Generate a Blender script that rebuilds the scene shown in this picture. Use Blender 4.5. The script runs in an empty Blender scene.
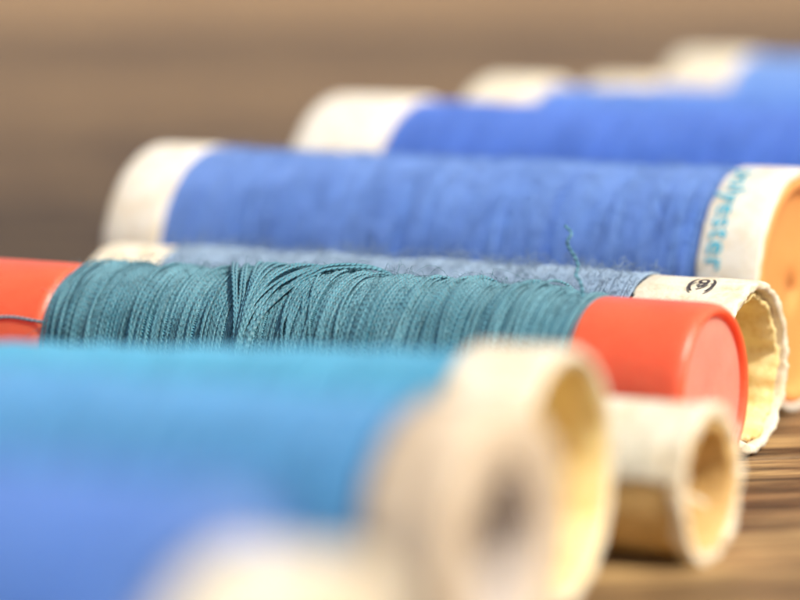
import bpy, bmesh, math, random
import numpy as np
from mathutils import Vector, noise as mn
PI=math.pi
S=bpy.context.scene
COL=S.collection
S.unit_settings.system='METRIC'; S.unit_settings.scale_length=0.01   # 1 unit = 1 cm
random.seed(4)

# ------------------------------------------------------------ materials
def newmat(name):
    m=bpy.data.materials.new(name); m.use_nodes=True
    nt=m.node_tree; b=nt.nodes['Principled BSDF']
    return m,nt,b
def N(nt,t,**k):
    n=nt.nodes.new(t)
    for a,v in k.items(): setattr(n,a,v)
    return n
def L(nt,a,b): nt.links.new(a,b)
def ramp(nt,stops):
    r=N(nt,'ShaderNodeValToRGB'); e=r.color_ramp.elements
    while len(e)<len(stops): e.new(0.5)
    for i,(p,c) in enumerate(stops): e[i].position=p; e[i].color=(*c,1)
    return r
def mixc(nt,fac,a,b,mode='MIX'):
    m=N(nt,'ShaderNodeMix',data_type='RGBA',blend_type=mode)
    for inp,v in ((m.inputs[0],fac),(m.inputs[6],a),(m.inputs[7],b)):
        if isinstance(v,bpy.types.NodeSocket): L(nt,v,inp)
        elif isinstance(v,(int,float)): inp.default_value=v
        else: inp.default_value=(*v,1)
    return m.outputs[2]

def thread_mat(name,col,light=None,dark=.72,sss=.3,twist=6.5,bump=.012):
    m,nt,b=newmat(name)
    uv=N(nt,'ShaderNodeUVMap'); uv.uv_map='UVMap'
    sep=N(nt,'ShaderNodeSeparateXYZ'); L(nt,uv.outputs[0],sep.inputs[0])
    mu=N(nt,'ShaderNodeMath',operation='MULTIPLY'); L(nt,sep.outputs[0],mu.inputs[0]); mu.inputs[1].default_value=twist
    ad=N(nt,'ShaderNodeMath',operation='ADD'); L(nt,mu.outputs[0],ad.inputs[0]); L(nt,sep.outputs[1],ad.inputs[1])
    m2=N(nt,'ShaderNodeMath',operation='MULTIPLY'); L(nt,ad.outputs[0],m2.inputs[0]); m2.inputs[1].default_value=2*PI*2
    sn=N(nt,'ShaderNodeMath',operation='SINE'); L(nt,m2.outputs[0],sn.inputs[0])
    no=N(nt,'ShaderNodeTexNoise'); L(nt,uv.outputs[0],no.inputs['Vector']); no.inputs['Scale'].default_value=.9; no.inputs['Detail'].default_value=5
    tc=N(nt,'ShaderNodeTexCoord')
    n2=N(nt,'ShaderNodeTexNoise'); L(nt,tc.outputs['Object'],n2.inputs['Vector']); n2.inputs['Scale'].default_value=.9; n2.inputs['Detail'].default_value=2
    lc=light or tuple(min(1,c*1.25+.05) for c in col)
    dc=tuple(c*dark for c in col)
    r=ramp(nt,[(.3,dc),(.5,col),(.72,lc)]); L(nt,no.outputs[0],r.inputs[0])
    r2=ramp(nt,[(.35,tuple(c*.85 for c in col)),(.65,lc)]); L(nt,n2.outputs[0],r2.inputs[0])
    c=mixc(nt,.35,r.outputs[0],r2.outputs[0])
    # shade in the grooves between the plies, painted into the colour
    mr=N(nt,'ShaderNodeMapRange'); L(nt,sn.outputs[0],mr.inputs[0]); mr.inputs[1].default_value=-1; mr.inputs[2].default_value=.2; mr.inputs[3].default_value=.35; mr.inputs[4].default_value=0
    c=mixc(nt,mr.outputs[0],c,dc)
    L(nt,c,b.inputs['Base Color'])
    bp=N(nt,'ShaderNodeBump'); bp.inputs['Strength'].default_value=.8; bp.inputs['Distance'].default_value=bump
    L(nt,sn.outputs[0],bp.inputs['Height']); L(nt,bp.outputs[0],b.inputs['Normal'])
    b.inputs['Roughness'].default_value=.6
    b.inputs['Specular IOR Level'].default_value=.35
    b.inputs['Sheen Weight'].default_value=.5
    b.inputs['Sheen Roughness'].default_value=.5
    b.inputs['Sheen Tint'].default_value=(*[min(1,c*.6+.4) for c in lc],1)
    if sss:
        b.inputs['Subsurface Weight'].default_value=sss; b.inputs['Subsurface Radius'].default_value=(.03,.03,.03); b.inputs['Subsurface Scale'].default_value=1
    return m
def paper_mat(name,col,stain,rough=.75,scale=2.5,bump=.02,sss=.2):
    m,nt,b=newmat(name)
    tc=N(nt,'ShaderNodeTexCoord')
    n1=N(nt,'ShaderNodeTexNoise'); L(nt,tc.outputs['Object'],n1.inputs['Vector']); n1.inputs['Scale'].default_value=scale; n1.inputs['Detail'].default_value=8; n1.inputs['Roughness'].default_value=.65
    r=ramp(nt,[(.35,stain),(.55,col),(.8,tuple(min(1,c*1.08) for c in col))]); L(nt,n1.outputs[0],r.inputs[0])
    n2=N(nt,'ShaderNodeTexNoise'); L(nt,tc.outputs['Object'],n2.inputs['Vector']); n2.inputs['Scale'].default_value=18; n2.inputs['Detail'].default_value=6
    L(nt,r.outputs[0],b.inputs['Base Color'])
    bp=N(nt,'ShaderNodeBump'); bp.inputs['Strength'].default_value=.6; bp.inputs['Distance'].default_value=bump
    L(nt,n2.outputs[0],bp.inputs['Height']); L(nt,bp.outputs[0],b.inputs['Normal'])
    b.inputs['Roughness'].default_value=rough
    b.inputs['Subsurface Weight'].default_value=sss; b.inputs['Subsurface Radius'].default_value=(.15,.10,.05); b.inputs['Subsurface Scale'].default_value=1
    return m
def plastic_mat(name,col,sss=.5,rough=.32):
    m,nt,b=newmat(name)
    tc=N(nt,'ShaderNodeTexCoord')
    n1=N(nt,'ShaderNodeTexNoise'); L(nt,tc.outputs['Object'],n1.inputs['Vector']); n1.inputs['Scale'].default_value=1.2; n1.inputs['Detail'].default_value=5
    r=ramp(nt,[(.3,tuple(c*.9 for c in col)),(.7,tuple(min(1,c*1.05+.01) for c in col))]); L(nt,n1.outputs[0],r.inputs[0])
    L(nt,r.outputs[0],b.inputs['Base Color'])
    mp=N(nt,'ShaderNodeMapping'); mp.inputs['Scale'].default_value=(.35,1,1); L(nt,tc.outputs['Object'],mp.inputs[0])
    n2=N(nt,'ShaderNodeTexNoise'); L(nt,mp.outputs[0],n2.inputs['Vector']); n2.inputs['Scale'].default_value=6; n2.inputs['Detail'].default_value=7
    r3=N(nt,'ShaderNodeMapRange'); L(nt,n2.outputs[0],r3.inputs[0]); r3.inputs[3].default_value=rough-.08; r3.inputs[4].default_value=rough+.2
    L(nt,r3.outputs[0],b.inputs['Roughness'])
    bp=N(nt,'ShaderNodeBump'); bp.inputs['Strength'].default_value=.45; bp.inputs['Distance'].default_value=.025
    L(nt,n2.outputs[0],bp.inputs['Height']); L(nt,bp.outputs[0],b.inputs['Normal'])
    b.inputs['Subsurface Weight'].default_value=sss; b.inputs['Subsurface Radius'].default_value=(.6,.22,.14); b.inputs['Subsurface Scale'].default_value=1
    return m
def ink_mat(name,col):
    m,nt,b=newmat(name)
    tc=N(nt,'ShaderNodeTexCoord'); n=N(nt,'ShaderNodeTexNoise'); L(nt,tc.outputs['Object'],n.inputs['Vector']); n.inputs['Scale'].default_value=14
    r=ramp(nt,[(.3,col),(.75,tuple(min(1,c*1.5+.05) for c in col))]); L(nt,n.outputs[0],r.inputs[0]); L(nt,r.outputs[0],b.inputs['Base Color'])
    b.inputs['Roughness'].default_value=.7
    return m
def wood_mat():
    m,nt,b=newmat('weathered_wood')
    tc=N(nt,'ShaderNodeTexCoord')
    at=N(nt,'ShaderNodeAttribute'); at.attribute_name='plank'
    mp=N(nt,'ShaderNodeMapping'); mp.inputs['Scale'].default_value=(.16,1,1)
    L(nt,tc.outputs['Object'],mp.inputs[0])
    va=N(nt,'ShaderNodeVectorMath',operation='MULTIPLY_ADD'); L(nt,at.outputs['Vector'],va.inputs[0]); va.inputs[1].default_value=(0,11,5); L(nt,mp.outputs[0],va.inputs[2])
    n0=N(nt,'ShaderNodeTexNoise'); L(nt,va.outputs[0],n0.inputs['Vector']); n0.inputs['Scale'].default_value=.4; n0.inputs['Detail'].default_value=3; n0.inputs['Distortion'].default_value=.4
    n1=N(nt,'ShaderNodeTexNoise'); L(nt,va.outputs[0],n1.inputs['Vector']); n1.inputs['Scale'].default_value=.95; n1.inputs['Detail'].default_value=9; n1.inputs['Roughness'].default_value=.6; n1.inputs['Distortion'].default_value=1.3
    mp2=N(nt,'ShaderNodeMapping'); mp2.inputs['Scale'].default_value=(.5,4,4); L(nt,tc.outputs['Object'],mp2.inputs[0])
    n2=N(nt,'ShaderNodeTexNoise'); L(nt,mp2.outputs[0],n2.inputs['Vector']); n2.inputs['Scale'].default_value=1.6; n2.inputs['Detail'].default_value=7
    r1=ramp(nt,[(.35,(.045,.025,.013)),(.46,(.13,.078,.038)),(.55,(.28,.18,.085)),(.66,(.52,.36,.16))]); L(nt,n1.outputs[0],r1.inputs[0])
    r0=ramp(nt,[(.35,(.62,.59,.56)),(.65,(1.1,1.05,.97))]); L(nt,n0.outputs[0],r0.inputs[0])
    c=mixc(nt,1.0,r1.outputs[0],r0.outputs[0],'MULTIPLY')
    r2=ramp(nt,[(.38,(.42,.37,.33)),(.52,(1,1,1))]); L(nt,n2.outputs[0],r2.inputs[0])
    c=mixc(nt,.7,c,r2.outputs[0],'MULTIPLY')
    sx=N(nt,'ShaderNodeSeparateXYZ'); L(nt,at.outputs['Vector'],sx.inputs[0])
    cb=N(nt,'ShaderNodeCombineXYZ')
    for i in range(3): L(nt,sx.outputs[0],cb.inputs[i])
    c=mixc(nt,1.0,c,cb.outputs[0],'MULTIPLY')
    L(nt,c,b.inputs['Base Color'])
    ad=N(nt,'ShaderNodeMath',operation='ADD'); L(nt,n1.outputs[0],ad.inputs[0]); L(nt,n2.outputs[0],ad.inputs[1])
    bp=N(nt,'ShaderNodeBump'); bp.inputs['Strength'].default_value=.8; bp.inputs['Distance'].default_value=.10
    L(nt,ad.outputs[0],bp.inputs['Height']); L(nt,bp.outputs[0],b.inputs['Normal'])
    b.inputs['Roughness'].default_value=.5
    b.inputs['Specular IOR Level'].default_value=.16
    return m

M=dict(
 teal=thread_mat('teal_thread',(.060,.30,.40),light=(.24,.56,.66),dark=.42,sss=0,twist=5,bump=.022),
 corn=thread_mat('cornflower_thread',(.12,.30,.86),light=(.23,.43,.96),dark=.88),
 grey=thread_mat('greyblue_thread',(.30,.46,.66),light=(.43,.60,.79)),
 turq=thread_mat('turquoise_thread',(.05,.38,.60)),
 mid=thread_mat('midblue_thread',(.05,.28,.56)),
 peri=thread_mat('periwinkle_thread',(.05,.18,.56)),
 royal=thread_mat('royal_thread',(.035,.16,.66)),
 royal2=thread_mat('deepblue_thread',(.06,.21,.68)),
 pale=thread_mat('paleblue_thread',(.15,.33,.76)),
 cream=paper_mat('cream_card',(.78,.70,.53),(.64,.51,.32)),
 beige=paper_mat('beige_card',(.62,.50,.35),(.42,.31,.20),scale=1.4),
 white=paper_mat('offwhite_card',(.81,.75,.63),(.72,.61,.44)),
 inner=paper_mat('yellow_card',(.86,.68,.32),(.70,.47,.16),sss=.3),
 greyin=paper_mat('grey_card',(.56,.49,.42),(.44,.38,.33)),
 tan=paper_mat('tan_card',(.68,.45,.17),(.48,.29,.09)),
 red=plastic_mat('red_plastic',(.85,.125,.045),.8),
 pink=plastic_mat('salmon_plastic',(.92,.27,.19),.8,.45),
 orange=plastic_mat('orange_plastic',(.84,.33,.085),.25,.55),
 cyanink=ink_mat('cyan_ink',(.03,.33,.44)),
 blackink=ink_mat('black_ink',(.03,.02,.018)),
 greyink=ink_mat('grey_ink',(.45,.43,.33)),
 wood=wood_mat())

# ------------------------------------------------------------ builders
def link(name,verts,faces,mat,parent=None,uvs=None,smooth=True):
    me=bpy.data.meshes.new(name)
    me.from_pydata([tuple(v) for v in verts],[],[tuple(f) for f in faces])
    if uvs is not None:
        l=me.uv_layers.new(name='UVMap'); idx=np.empty(len(me.loops),dtype=np.int32); me.loops.foreach_get('vertex_index',idx)
        l.data.foreach_set('uv',np.asarray(uvs,dtype=np.float32)[idx].ravel())
    if smooth: me.polygons.foreach_set('use_smooth',np.ones(len(me.polygons),dtype=bool))
    me.materials.append(mat); me.update()
    o=bpy.data.objects.new(name,me); COL.objects.link(o)
    if parent: o.parent=parent
    return o
def lathe(name,prof,z,mat,parent,seg=128,closed=True,rough=0,seed=0,oval=0,ridge=0):
    """profile (x,r) turned about the local X axis at height z"""
    V=[];F=[]
    P=len(prof)
    for i,(x,r) in enumerate(prof):
        for k in range(seg):
            a=2*PI*k/seg
            d=0;dx=0
            if rough:
                q=Vector((x*2.2+seed*7,math.cos(a)*2.6*r,math.sin(a)*2.6*r))
                d=rough*mn.noise(q)+rough*.5*mn.noise(q*3.1)
                dx=rough*1.2*mn.noise(q*1.7+Vector((9,4,1)))
                if x>-.3: dx+=rough*1.1*mn.noise(q*4.3)
            if ridge: d+=ridge*math.sin(a*22+x*2)*.5+ridge*math.sin(a*9+1)
            rr=max(r+d,0.001)*(1+oval*math.cos(2*a+.6))
            V.append((x+dx,rr*math.cos(a),z+rr*math.sin(a)))
    n=P if closed else P-1
    for i in range(n):
        j=(i+1)%P
        for k in range(seg):
            l=(k+1)%seg
            F.append((i*seg+k,i*seg+l,j*seg+l,j*seg+k))
    return link(name,V,F,mat,parent)
def arc_sheet(name,xa,xb,ro,th,a0,a1,z,mat,parent,seed=0,rag=.03):
    nx,na=14,60; V=[];F=[]
    for layer in (ro,ro-th):
        for i in range(nx+1):
            for k in range(na+1):
                u=i/nx; s=k/na; a=a0+(a1-a0)*s+rag*mn.noise(Vector((u*6,seed,s*2)))*(1 if k in(0,na) else 0)
                x=xa+(xb-xa)*u+rag*mn.noise(Vector((seed,u*2,s*9)))
                r=layer+.008*mn.noise(Vector((x*2,a*3,seed)))
                V.append((x,-r*math.cos(a),z+r*math.sin(a)))
    W=na+1;T=(nx+1)*W
    for i in range(nx):
        for k in range(na):
            q=i*W+k; F.append((q,q+1,q+W+1,q+W)); F.append((T+q,T+q+W,T+q+W+1,T+q+1))
    for i in range(nx):
        for k in (0,na):
            q=i*W+k; F.append((q,q+W,T+q+W,T+q))
    for k in range(na):
        for i in (0,nx):
            q=i*W+k; F.append((q,q+1,T+q+1,T+q))
    return link(name,V,F,mat,parent)
def tube_arrays(path,rad,sides):
    n=len(path)
    T=np.gradient(path,axis=0); T/=np.linalg.norm(T,axis=1)[:,None]+1e-9
    ref=np.zeros_like(T); ref[:,0]=1
    if abs(T[:,0]).mean()>.8: ref[:]=(0,.2,1)
    A=np.cross(T,ref); A/=np.linalg.norm(A,axis=1)[:,None]+1e-9
    B=np.cross(T,A)
    ang=np.arange(sides)*2*PI/sides
    rad=np.broadcast_to(rad,(n,))
    V=path[:,None,:]+rad[:,None,None]*(np.cos(ang)[None,:,None]*A[:,None,:]+np.sin(ang)[None,:,None]*B[:,None,:])
    ds=np.r_[0,np.cumsum(np.linalg.norm(np.diff(path,axis=0),axis=1))]
    U=np.stack([np.repeat(ds,sides),np.tile(np.arange(sides)/sides,n)],1)
    i=np.arange(n-1)[:,None]*sides; k=np.arange(sides)[None,:]; l=(k+1)%sides
    F=np.stack([i+k,i+l,i+sides+l,i+sides+k],-1).reshape(-1,4)
    return V.reshape(-1,3),F,U
class Acc:
    def __init__(s): s.V=[];s.F=[];s.U=[];s.n=0
    def add(s,v,f,u):
        s.V.append(v); s.F.append(f+s.n); s.U.append(u); s.n+=len(v)
    def build(s,name,mat,parent):
        V=np.concatenate(s.V);F=np.concatenate(s.F);U=np.concatenate(s.U)
        return link(name,V.tolist(),F.tolist(),mat,parent,U)
def smooth_noise(n,step,amp,rng):
    k=max(4,int(n/step)+3); p=rng.normal(0,1,k)
    x=np.linspace(0,k-1.001,n); i=x.astype(int); f=x-i; f=f*f*(3-2*f)
    j=np.minimum(i+1,k-1)
    return amp*(p[i]*(1-f)+p[j]*f)
def hairs(acc,x0,x1,RF,z,n,rng,lmin=.1,lmax=.4,r=.0035,up=.5):
    for _ in range(n):
        x=rng.uniform(x0,x1); a=rng.uniform(0.1*PI,1.2*PI); rr=float(RF(x))
        L_=rng.uniform(lmin,lmax); m=7
        s=np.linspace(0,1,m)
        da=rng.normal(0,1); dx=rng.normal(0,1); lift=rng.uniform(.1,up)*L_
        c=rng.normal(0,.5)
        aa=a+da*L_*s/rr+c*.1*s*s
        ra=rr-.01+lift*np.sin(s*rng.uniform(1.2,3.0))
        p=np.stack([x+dx*L_*.6*s+c*.12*s*s,ra*np.cos(aa),z+ra*np.sin(aa)],1)
        acc.add(*tube_arrays(p,r*(1-.5*s),3))
def wound(parent,x0,x1,rf,z,mat,turns,rad,seg,sides,seed,tilt=.06,crossings=40,crossamp=.25,fuzz=120,extra=None,lump=.01,jit=.25,slip=0,hair=.0035,hup=.5):
    rng=np.random.default_rng(seed)
    acc=Acc()
    xt=np.linspace(x0-.01,x1+.01,800); rt=np.array([rf(q) for q in xt])
    RF=lambda q: np.interp(q,xt,rt)
    m=60; xs=np.linspace(x0,x1,m); ang=np.arange(64)*2*PI/64
    rr=RF(xs)-rad*.5
    rr[0]*=.8; rr[-1]*=.8
    V=np.stack([np.repeat(xs,64),np.outer(rr,np.cos(ang)).ravel(),z+np.outer(rr,np.sin(ang)).ravel()],1)
    i=np.arange(m-1)[:,None]*64;k=np.arange(64)[None,:];l=(k+1)%64
    F=np.stack([i+k,i+l,i+64+l,i+64+k],-1).reshape(-1,4)
    acc.add(V,F,np.stack([V[:,1]*5,V[:,0]*5],1))
    n=turns*seg; th=np.linspace(0,2*PI*turns,n); s=th/(2*PI*turns)
    A=smooth_noise(n,seg*3.0,tilt,rng)+tilt*.6
    ph=smooth_noise(n,seg*5.0,.7,rng)
    x=x0+rad+(x1-x0-2*rad)*s
    x=x+A*np.sin(th-PI/2+ph)+smooth_noise(n,seg*.5,rad*.25,rng)
    if slip: x=x+smooth_noise(n,seg*.9,slip,rng)
    x=np.clip(x,x0+rad*.6,x1-rad*.6)
    r=RF(x)+smooth_noise(n,seg*1.4,rad*jit,rng)+smooth_noise(n,seg*7,lump,rng)
    p=np.stack([x,r*np.cos(th),z+r*np.sin(th)],1)
    acc.add(*tube_arrays(p,rad,sides))
    def ring(xc,amp,phase,dr,w=.25,thick=1.0):
        m=max(seg,40); t=np.linspace(0,2*PI,m)
        xx=np.clip(xc+amp*np.sin(t-phase),x0+rad*.6,x1-rad*.6)
        r_=RF(xx)+dr+smooth_noise(m,m/5,rad*w,rng)
        pp=np.stack([xx,r_*np.cos(t),z+r_*np.sin(t)],1)
        acc.add(*tube_arrays(pp,rad*thick*rng.uniform(.85,1.05),sides))
    for c in range(crossings):
        cx=rng.uniform(x0,x1)
        ring(cx,rng.normal(.1,1)*crossamp,PI/2+rng.normal(PI/2,.9),rad*rng.uniform(.2,.8))
    if extra: extra(ring,rng)
    hairs(acc,x0,x1,RF,z,fuzz,rng,r=hair,up=hup)
    return acc.build('thread',mat,parent)
def spool_root(name,label,pos,yaw,length):
    o=bpy.data.objects.new(name,None); COL.objects.link(o)
    a=math.radians(yaw); h=length/2
    o.location=(pos[0]-math.cos(a)*h,pos[1]+math.sin(a)*h,0); o.rotation_euler=(0,0,-a)
    o.empty_display_size=.5
    o['label']=label; o['category']='thread spool'; o['group']='thread spools lying side by side on the table'
    return o
def text_wrap(name,txt,size,R,z,xc,alpha,mode,mat,parent,bold=0.0,lift=.01,space=1.0):
    cu=bpy.data.curves.new(name,'FONT'); cu.body=txt; cu.size=size; cu.offset=bold; cu.resolution_u=3; cu.space_character=space
    to=bpy.data.objects.new('tmp',cu); COL.objects.link(to)
    dg=bpy.context.evaluated_depsgraph_get(); me=bpy.data.meshes.new_from_object(to.evaluated_get(dg))
    bpy.data.objects.remove(to)
    bm=bmesh.new(); bm.from_mesh(me)
    for _ in range(3):
        e=[e for e in bm.edges if e.calc_length()>.12]
        if e: bmesh.ops.subdivide_edges(bm,edges=e,cuts=1,use_grid_fill=False)
        bmesh.ops.triangulate(bm,faces=bm.faces)
    for v in bm.verts:
        tx,ty=v.co.x,v.co.y
        if mode=='down': al=alpha-tx/R; x=xc+ty
        else: al=alpha+ty/R; x=xc+tx
        rr=R+lift
        v.co=Vector((x,-rr*math.cos(al),z+rr*math.sin(al)))
    me2=bpy.data.meshes.new(name); bm.to_mesh(me2); bm.free(); me2.materials.append(mat)
    o=bpy.data.objects.new(name,me2); COL.objects.link(o); o.parent=parent
    return o
def tube_prof(xa,xb,ro,ri,bev=.06):
    return [(xa+bev,ro),(xa+(xb-xa)*.33,ro),(xa+(xb-xa)*.66,ro),(xb-bev,ro),(xb-bev*.3,ro-bev*.3),(xb,ro-bev),(xb,ri+bev),(xb-bev*.3,ri+bev*.3),(xb-bev,ri),
            (xb-(xb-xa)*.33,ri),(xa+bev,ri),(xa+bev*.3,ri+bev*.3),(xa,ri+bev),(xa,ro-bev),(xa+bev*.3,ro-bev*.3)]
def card_spool(label,pos,yaw,length,R,cap,hole,tr,mat,capm='cream',seed=1,turns=120,rad=.035,rough=.012,bev=.07,fuzz=60,tilt=.06,cross=20,innerm='inner',lens=(40,5),wall=.10,lining=None):
    """hollow card spool: two end sleeves, a core tube with its bore, wound thread"""
    root=spool_root('thread_spool',label,pos,yaw,length)
    h=length/2
    ri=lining if lining else hole+wall
    lathe('end_cap',tube_prof(h-cap,h,R,ri,bev),R,M[capm],root,rough=rough,seed=seed)
    lathe('end_cap',tube_prof(-h,-h+cap,R,ri,bev),R,M[capm],root,rough=rough,seed=seed+3)
    if lining:
        lathe('lining',[(h-.07,lining-.004),(h-.05,lining-.02),(h-.07,lining-.05),(h-cap*.5,lining-.06),(h-cap-.3,lining-.10),(h-cap-.35,hole+wall),(h-cap-.3,hole+wall),(h-cap*.5,lining-.012)],R,M[innerm],root,rough=rough*.5,seed=seed+8)
        lathe('core',tube_prof(-h+.02,h-cap-.32,hole+wall-.01,hole,.03),R,M[innerm],root,rough=rough*.4,seed=seed+5)
    else:
        lathe('core',tube_prof(-h+.02,h-.06,hole+wall-.003,hole,.03),R,M[innerm],root,rough=rough*.4,seed=seed+5)
    rf=tr if callable(tr) else (lambda x: tr)
    wound(root,-h+cap+.01,h-cap-.01,rf,R,M[mat],turns,rad,lens[0],lens[1],seed,tilt=tilt,crossings=cross,fuzz=fuzz)
    return root

# ------------------------------------------------------------ the spools, nearest first
YAW=28
card_spool('periwinkle spool nearest the camera, its blurred off-white end at the bottom edge',(-.48,23.8),YAW,10,1.48,1.15,.8,1.93,'peri',capm='cream',seed=11,turns=90,rad=.045)
card_spool('mid-blue spool second from the camera, blurred beige end with a greyish bore',(1.13,30.6),26,12.5,1.58,1.0,.80,1.50,'mid',capm='beige',seed=12,turns=120,rad=.045,innerm='greyin',rough=.03)
card_spool('turquoise spool with wide cream card flange and hollow yellow bore',(2.00,35.0),25,15,1.56,1.22,.75,lambda x:1.41+.040*(x-6.2),'turq',seed=13,turns=180,rad=.035,bev=.07,rough=.02,wall=.08,lining=1.40)

def small_spool():
    pos=(3.98,37.7); Lg=7; R=1.0; h=Lg/2
    root=spool_root('thread_spool','small tan card spool with worn cream label, below the right red cap',pos,YAW,Lg)
    lathe('core',tube_prof(-h,h-.03,R-.03,.72,.05),R,M['tan'],root,rough=.03,seed=4)
    arc_sheet('paper_label',h-1.9,h-.02,R+.012,.03,math.radians(8),math.radians(200),R,M['cream'],root,seed=5,rag=.06)
    arc_sheet('printed_band',h-.62,h-.55,R+.022,.006,math.radians(16),math.radians(195),R,M['greyink'],root,seed=5,rag=.02)
    arc_sheet('printed_band',h-.86,h-.82,R+.022,.006,math.radians(16),math.radians(195),R,M['greyink'],root,seed=5,rag=.02)
    lathe('end_rim',tube_prof(h-.16,h+.01,R+.035,R-.14,.04),R,M['cream'],root,rough=.05,seed=6)
    V=[];F=[]
    for i in range(9):
        s=i/8
        for j in (0,1):
            V.append((h-.25-.9*s, .45-.95*s+j*.01, R-.42+.55*s+j*.09+.04*math.sin(s*5)))
    for i in range(8): F.append((2*i,2*i+1,2*i+3,2*i+2))
    o=link('torn_paper',V,F,M['cream'],root); md=o.modifiers.new('s','SOLIDIFY'); md.thickness=.02
    wound(root,-h+.5,h-2.0,lambda x:.99,R,M['turq'],60,.035,36,5,31,fuzz=10,crossings=10)
small_spool()

def teal_spool():
    pos=(4.54,42.5); Lg=13.15; h=Lg/2; R=1.34; z=1.39; cap=1.90; capl=2.25
    root=spool_root('thread_spool','sharply focused teal spool with glossy orange-red plastic caps',pos,YAW,Lg)
    def capprof(sgn,cap):
        p=[(h-cap-.25,R-.30),(h-cap-.05,R-.12),(h-cap+.02,R-.02),(h-cap+.12,R),(h-1.3,R+.0),(h-.7,R),(h-.22,R),(h-.10,R-.02),(h-.03,R-.06),(h,R-.11),(h-.02,R-.15),(h-.06,R-.175),
           (h-.10,R-.185),(h-.12,R-.24),(h-.125,R-.5),(h-.13,.5),(h-.12,.44),(h-.12,.40),(h-.16,.36),(h-1.2,.34),(h-cap,.33)]
        return [(sgn*x,r) for x,r in p]
    a=lathe('end_cap',capprof(1,cap),z,M['red'],root); a['label']='right red plastic cap with recessed end'
    lathe('end_cap',capprof(-1,capl),z,M['red'],root)
    lathe('end_disc',[(h-.105,R-.19),(h-.10,R-.22),(h-.09,R-.6),(h-.09,.10),(h-.10,.02)],z,M['pink'],a,closed=False)
    x0=-h+capl; x1=h-cap+.1
    xcr=x0+.42*(x1-x0)
    def rf(x):
        u=(x-x0)/(x1-x0)
        base=1.355+.03*math.sin(u*PI)
        base+=.016*math.sin(x*5.1+1)+.014*math.sin(x*9.7)
        base+=.07*math.exp(-((x-xcr)/.2)**2)
        if u>.5: base+=.055*abs(math.sin((x)*2.9))
        base-=.13*math.exp(-max(0,x-x0)/.09)+.14*math.exp(-max(0,x1-x)/.12)
        return base
    def extra(ring,rng):
        for g in range(8):                        # slanted bundles to the right
            gx=x0+(.47+.06*g)*(x1-x0)
            sl=rng.uniform(.25,.55)*(1 if g%3 else -.6)
            for i in range(6):
                ring(gx+rng.normal(0,.04)+i*.06,sl+rng.normal(0,.1),PI*1.15+rng.normal(0,.2),rng.uniform(.0,.09),.6)
        for i in range(34):
            ring(x0+rng.uniform(.03,.9)*(x1-x0),rng.normal(.08,.18),PI+rng.normal(0,.5),rng.uniform(.01,.06),.6)
        # fan of strands meeting at the crest and spreading down the front
        for A in np.linspace(-.95,.95,26):
            A=A+rng.normal(0,.05)
            if abs(A)<.12: continue
            ring(xcr+A+rng.normal(0,.035),-A,PI/2+rng.normal(0,.05),rng.uniform(.09,.15),.5,1.08)
    wound(root,x0,x1,rf,z,M['teal'],178,.0225,72,8,21,tilt=.035,crossings=20,crossamp=.12,fuzz=2300,extra=extra,lump=.008,jit=.45,slip=.016,hair=.0038,hup=.75)
    t=np.linspace(0,1,30)
    rr=R+.03
    al=PI+.42+.12*np.sin(t*7)*t
    p=np.stack([x0+.15-2.2*t,rr*np.cos(al),z-rr*np.sin(al)],1)
    V,F,U=tube_arrays(p,.026,6); link('loose_end',V.tolist(),F.tolist(),M['teal'],root,U)
    t=np.linspace(0,1,50)
    cx=h-2.05
    p=np.stack([cx-.28*t+.06*np.sin(t*17)*t,-.15+.1*np.cos(t*13)*t,z+1.33+1.08*t+.05*np.sin(t*11)],1)
    V,F,U=tube_arrays(p,.026*(1-.3*t),6); link('loose_curl',V.tolist(),F.tolist(),M['teal'],root,U)
teal_spool()

def grey_spool():
    Lg=11.8;h=Lg/2;R=1.35;cap=1.80
    root=spool_root('thread_spool','grey-blue spool with ragged cream card end and black printed mark',(5.49,45.6),YAW,Lg)
    lathe('end_cap',tube_prof(h-cap,h,R,R-.15,.05),R,M['cream'],root,rough=.035,seed=2,oval=.012)
    lathe('end_cap',tube_prof(-h,-h+1.4,R,R-.17,.05),R,M['cream'],root,rough=.02,seed=9)
    pr=[(-h+.1,R-.19),(h-.12,R-.19),(h-.10,R-.22),(h-.12,R-.28)]+[(h-.12-.3*k,R-.29-.004*k) for k in range(1,9)]+[(-h+.1,R-.32)]
    lathe('core',pr,R,M['inner'],root,rough=.04,seed=3,oval=.015,ridge=.02)
    wound(root,-h+1.4,h-cap,lambda x:1.355+.02*math.sin(3*x),R,M['grey'],200,.022,48,5,41,crossings=40,crossamp=.12,fuzz=3200,hair=.006,hup=.8)
    text_wrap('printed_mark','(9)',.42,R+.015,R,h-.98,math.radians(66),'along',M['blackink'],root,bold=.008,lift=.02)
grey_spool()

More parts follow.
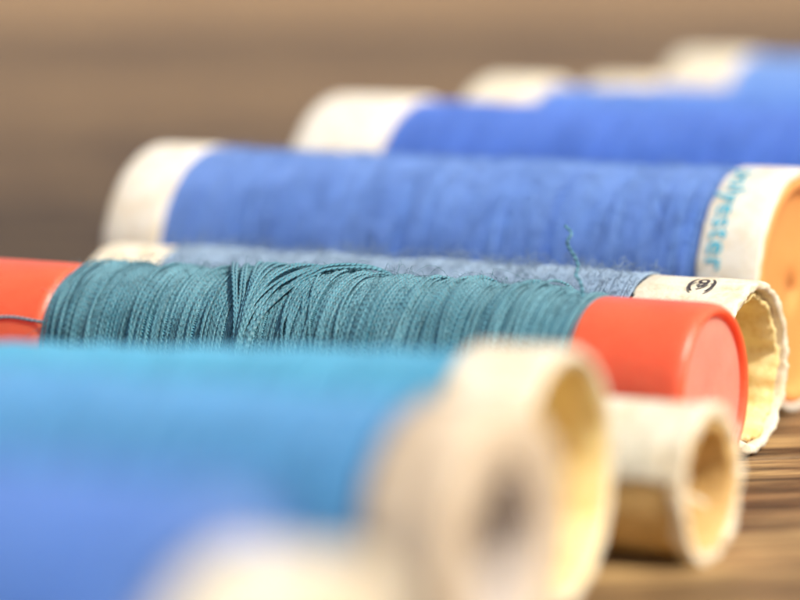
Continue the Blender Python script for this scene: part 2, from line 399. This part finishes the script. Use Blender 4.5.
def corn_spool():
    Lg=12.65;h=Lg/2;R=2.04;cap=1.10
    root=spool_root('thread_spool','large cornflower blue spool with cyan lettering and orange core',(6.71,49.9),YAW,Lg)
    lathe('end_cap',tube_prof(h-cap,h,R,R-.13,.05),R,M['white'],root,rough=.012,seed=2)
    lathe('end_cap',tube_prof(-h,-h+1.2,R,R-.13,.05),R,M['white'],root,rough=.012,seed=8)
    core=[(h-.3,R-.135),(h-.04,R-.135),(h+.01,R-.17),(h+.01,R-.30),(h-.04,R-.34),(h-.10,R-.40),(h-.14,R-.55),(h-.16,1.0),(h-.17,.5),(h-.17,.01),(h-.3,.01)]
    lathe('core',core,R,M['orange'],root)
    wound(root,-h+1.2,h-cap,lambda x:1.975-.01*math.cos(2*x),R,M['corn'],330,.0185,56,5,51,tilt=.04,crossings=40,crossamp=.12,fuzz=4500,lump=.004,hair=.005)
    text_wrap('printed_lettering','polyester',.55,R+.012,R,h-.92,math.radians(77),'down',M['cyanink'],root,bold=.006,space=1.08)
corn_spool()

def back(left,yaw,length):
    a=math.radians(yaw); return (left[0]+math.cos(a)*length,left[1]-math.sin(a)*length)
card_spool('royal blue spool with off-white end cap, just behind the large cornflower spool',back((-1.22,59.8),YAW,13),YAW,13,2.40,1.9,1.6,2.28,'royal',capm='white',seed=61,turns=200,rad=.03,fuzz=500)
card_spool('deep blue spool with cream end cap, second behind the large cornflower spool',back((1.94,63.8),YAW,13),YAW,13,2.49,1.5,1.6,2.24,'royal2',capm='cream',seed=62,turns=170,rad=.035,fuzz=500)
card_spool('lower deep blue spool, its cream end barely showing between two taller spools',back((4.5,68),YAW,13),YAW,13,2.38,1.5,1.5,2.14,'royal2',capm='cream',seed=63,turns=150,rad=.04)
card_spool('pale blue spool farthest from the camera in the top right corner',back((6.90,72.5),YAW,13),YAW,13,2.58,1.7,1.6,2.45,'pale',capm='cream',seed=64,turns=150,rad=.04,fuzz=500)

# ------------------------------------------------------------ table
def table():
    V=[];F=[];att=[]
    rng=random.Random(5)
    def add(x0,x1,y0,y1,z,zb,t):
        b=.12; i=len(V)
        for (yy,zz) in ((y0,zb),(y0,z-b),(y0+b*.4,z-b*.3),(y0+b,z),(y1-b,z),(y1-b*.4,z-b*.3),(y1,z-b),(y1,zb)):
            V.append((x0,yy,zz)); V.append((x1,yy,zz)); att.extend([t,t])
        for k in range(7): F.append((i+2*k,i+2*k+1,i+2*k+3,i+2*k+2))
        F.append(tuple(i+2*k for k in range(8))); F.append(tuple(i+2*k+1 for k in range(7,-1,-1)))
    W=12.0
    ys=[]; yy=43.2-W*10
    while yy<950: ys.append(yy); yy+=W
    def tone(y):
        if y<66: return 1.25
        if y<92: return .45
        if y<125: return .85
        if y<190: return 1.22+rng.uniform(-.1,.1)
        if y<290: return .85+rng.uniform(-.12,.12)
        return 2.3
    for q in ys:
        t=(tone(q+W/2),rng.random(),rng.random())
        add(-600,600,q+.12,q+W-.12,0,-2.5,t)
    i=len(V)
    for c in ((-600,ys[0],-2.6),(600,ys[0],-2.6),(600,960,-2.6),(-600,960,-2.6)): V.append(c); att.append((.3,0,0))
    F.append((i,i+1,i+2,i+3))
    o=link('wooden_table_top',V,F,M['wood'],smooth=False)
    a=o.data.attributes.new('plank','FLOAT_VECTOR','POINT')
    a.data.foreach_set('vector',np.array(att,dtype=np.float32).ravel())
    o.rotation_euler=(0,0,math.radians(12))
    o['kind']='structure'; o['label']='weathered brown wooden plank table top'
table()

# ------------------------------------------------------------ light
sd=Vector((.50,-.42,.80)).normalized()
w=bpy.data.worlds.new('World'); S.world=w; w.use_nodes=True
nt=w.node_tree; bg=nt.nodes['Background']; sky=nt.nodes.new('ShaderNodeTexSky'); sky.sky_type='NISHITA'; sky.sun_disc=False
sky.sun_elevation=math.asin(sd.z); sky.sun_rotation=math.atan2(sd.x,sd.y); sky.dust_density=4.0
nt.links.new(sky.outputs[0],bg.inputs[0]); bg.inputs[1].default_value=.15
sl=bpy.data.lights.new('sun','SUN'); sl.energy=4.15; sl.angle=math.radians(.6); sl.color=(1,.94,.84)
so=bpy.data.objects.new('sun',sl); COL.objects.link(so); so.rotation_euler=sd.to_track_quat('Z','Y').to_euler(); so.location=(30,-20,60)

# ------------------------------------------------------------ camera
cd=bpy.data.cameras.new('camera'); co=bpy.data.objects.new('camera',cd); COL.objects.link(co); S.camera=co
co.location=(0,0,8); co.rotation_euler=(math.radians(90-7),0,0)
cd.sensor_width=36; cd.lens=135; cd.clip_start=.5; cd.clip_end=5000
cd.dof.use_dof=True; cd.dof.focus_distance=45.3; cd.dof.aperture_fstop=.135/1.65
S.view_settings.view_transform='Standard'; S.view_settings.look='None'; S.view_settings.exposure=0
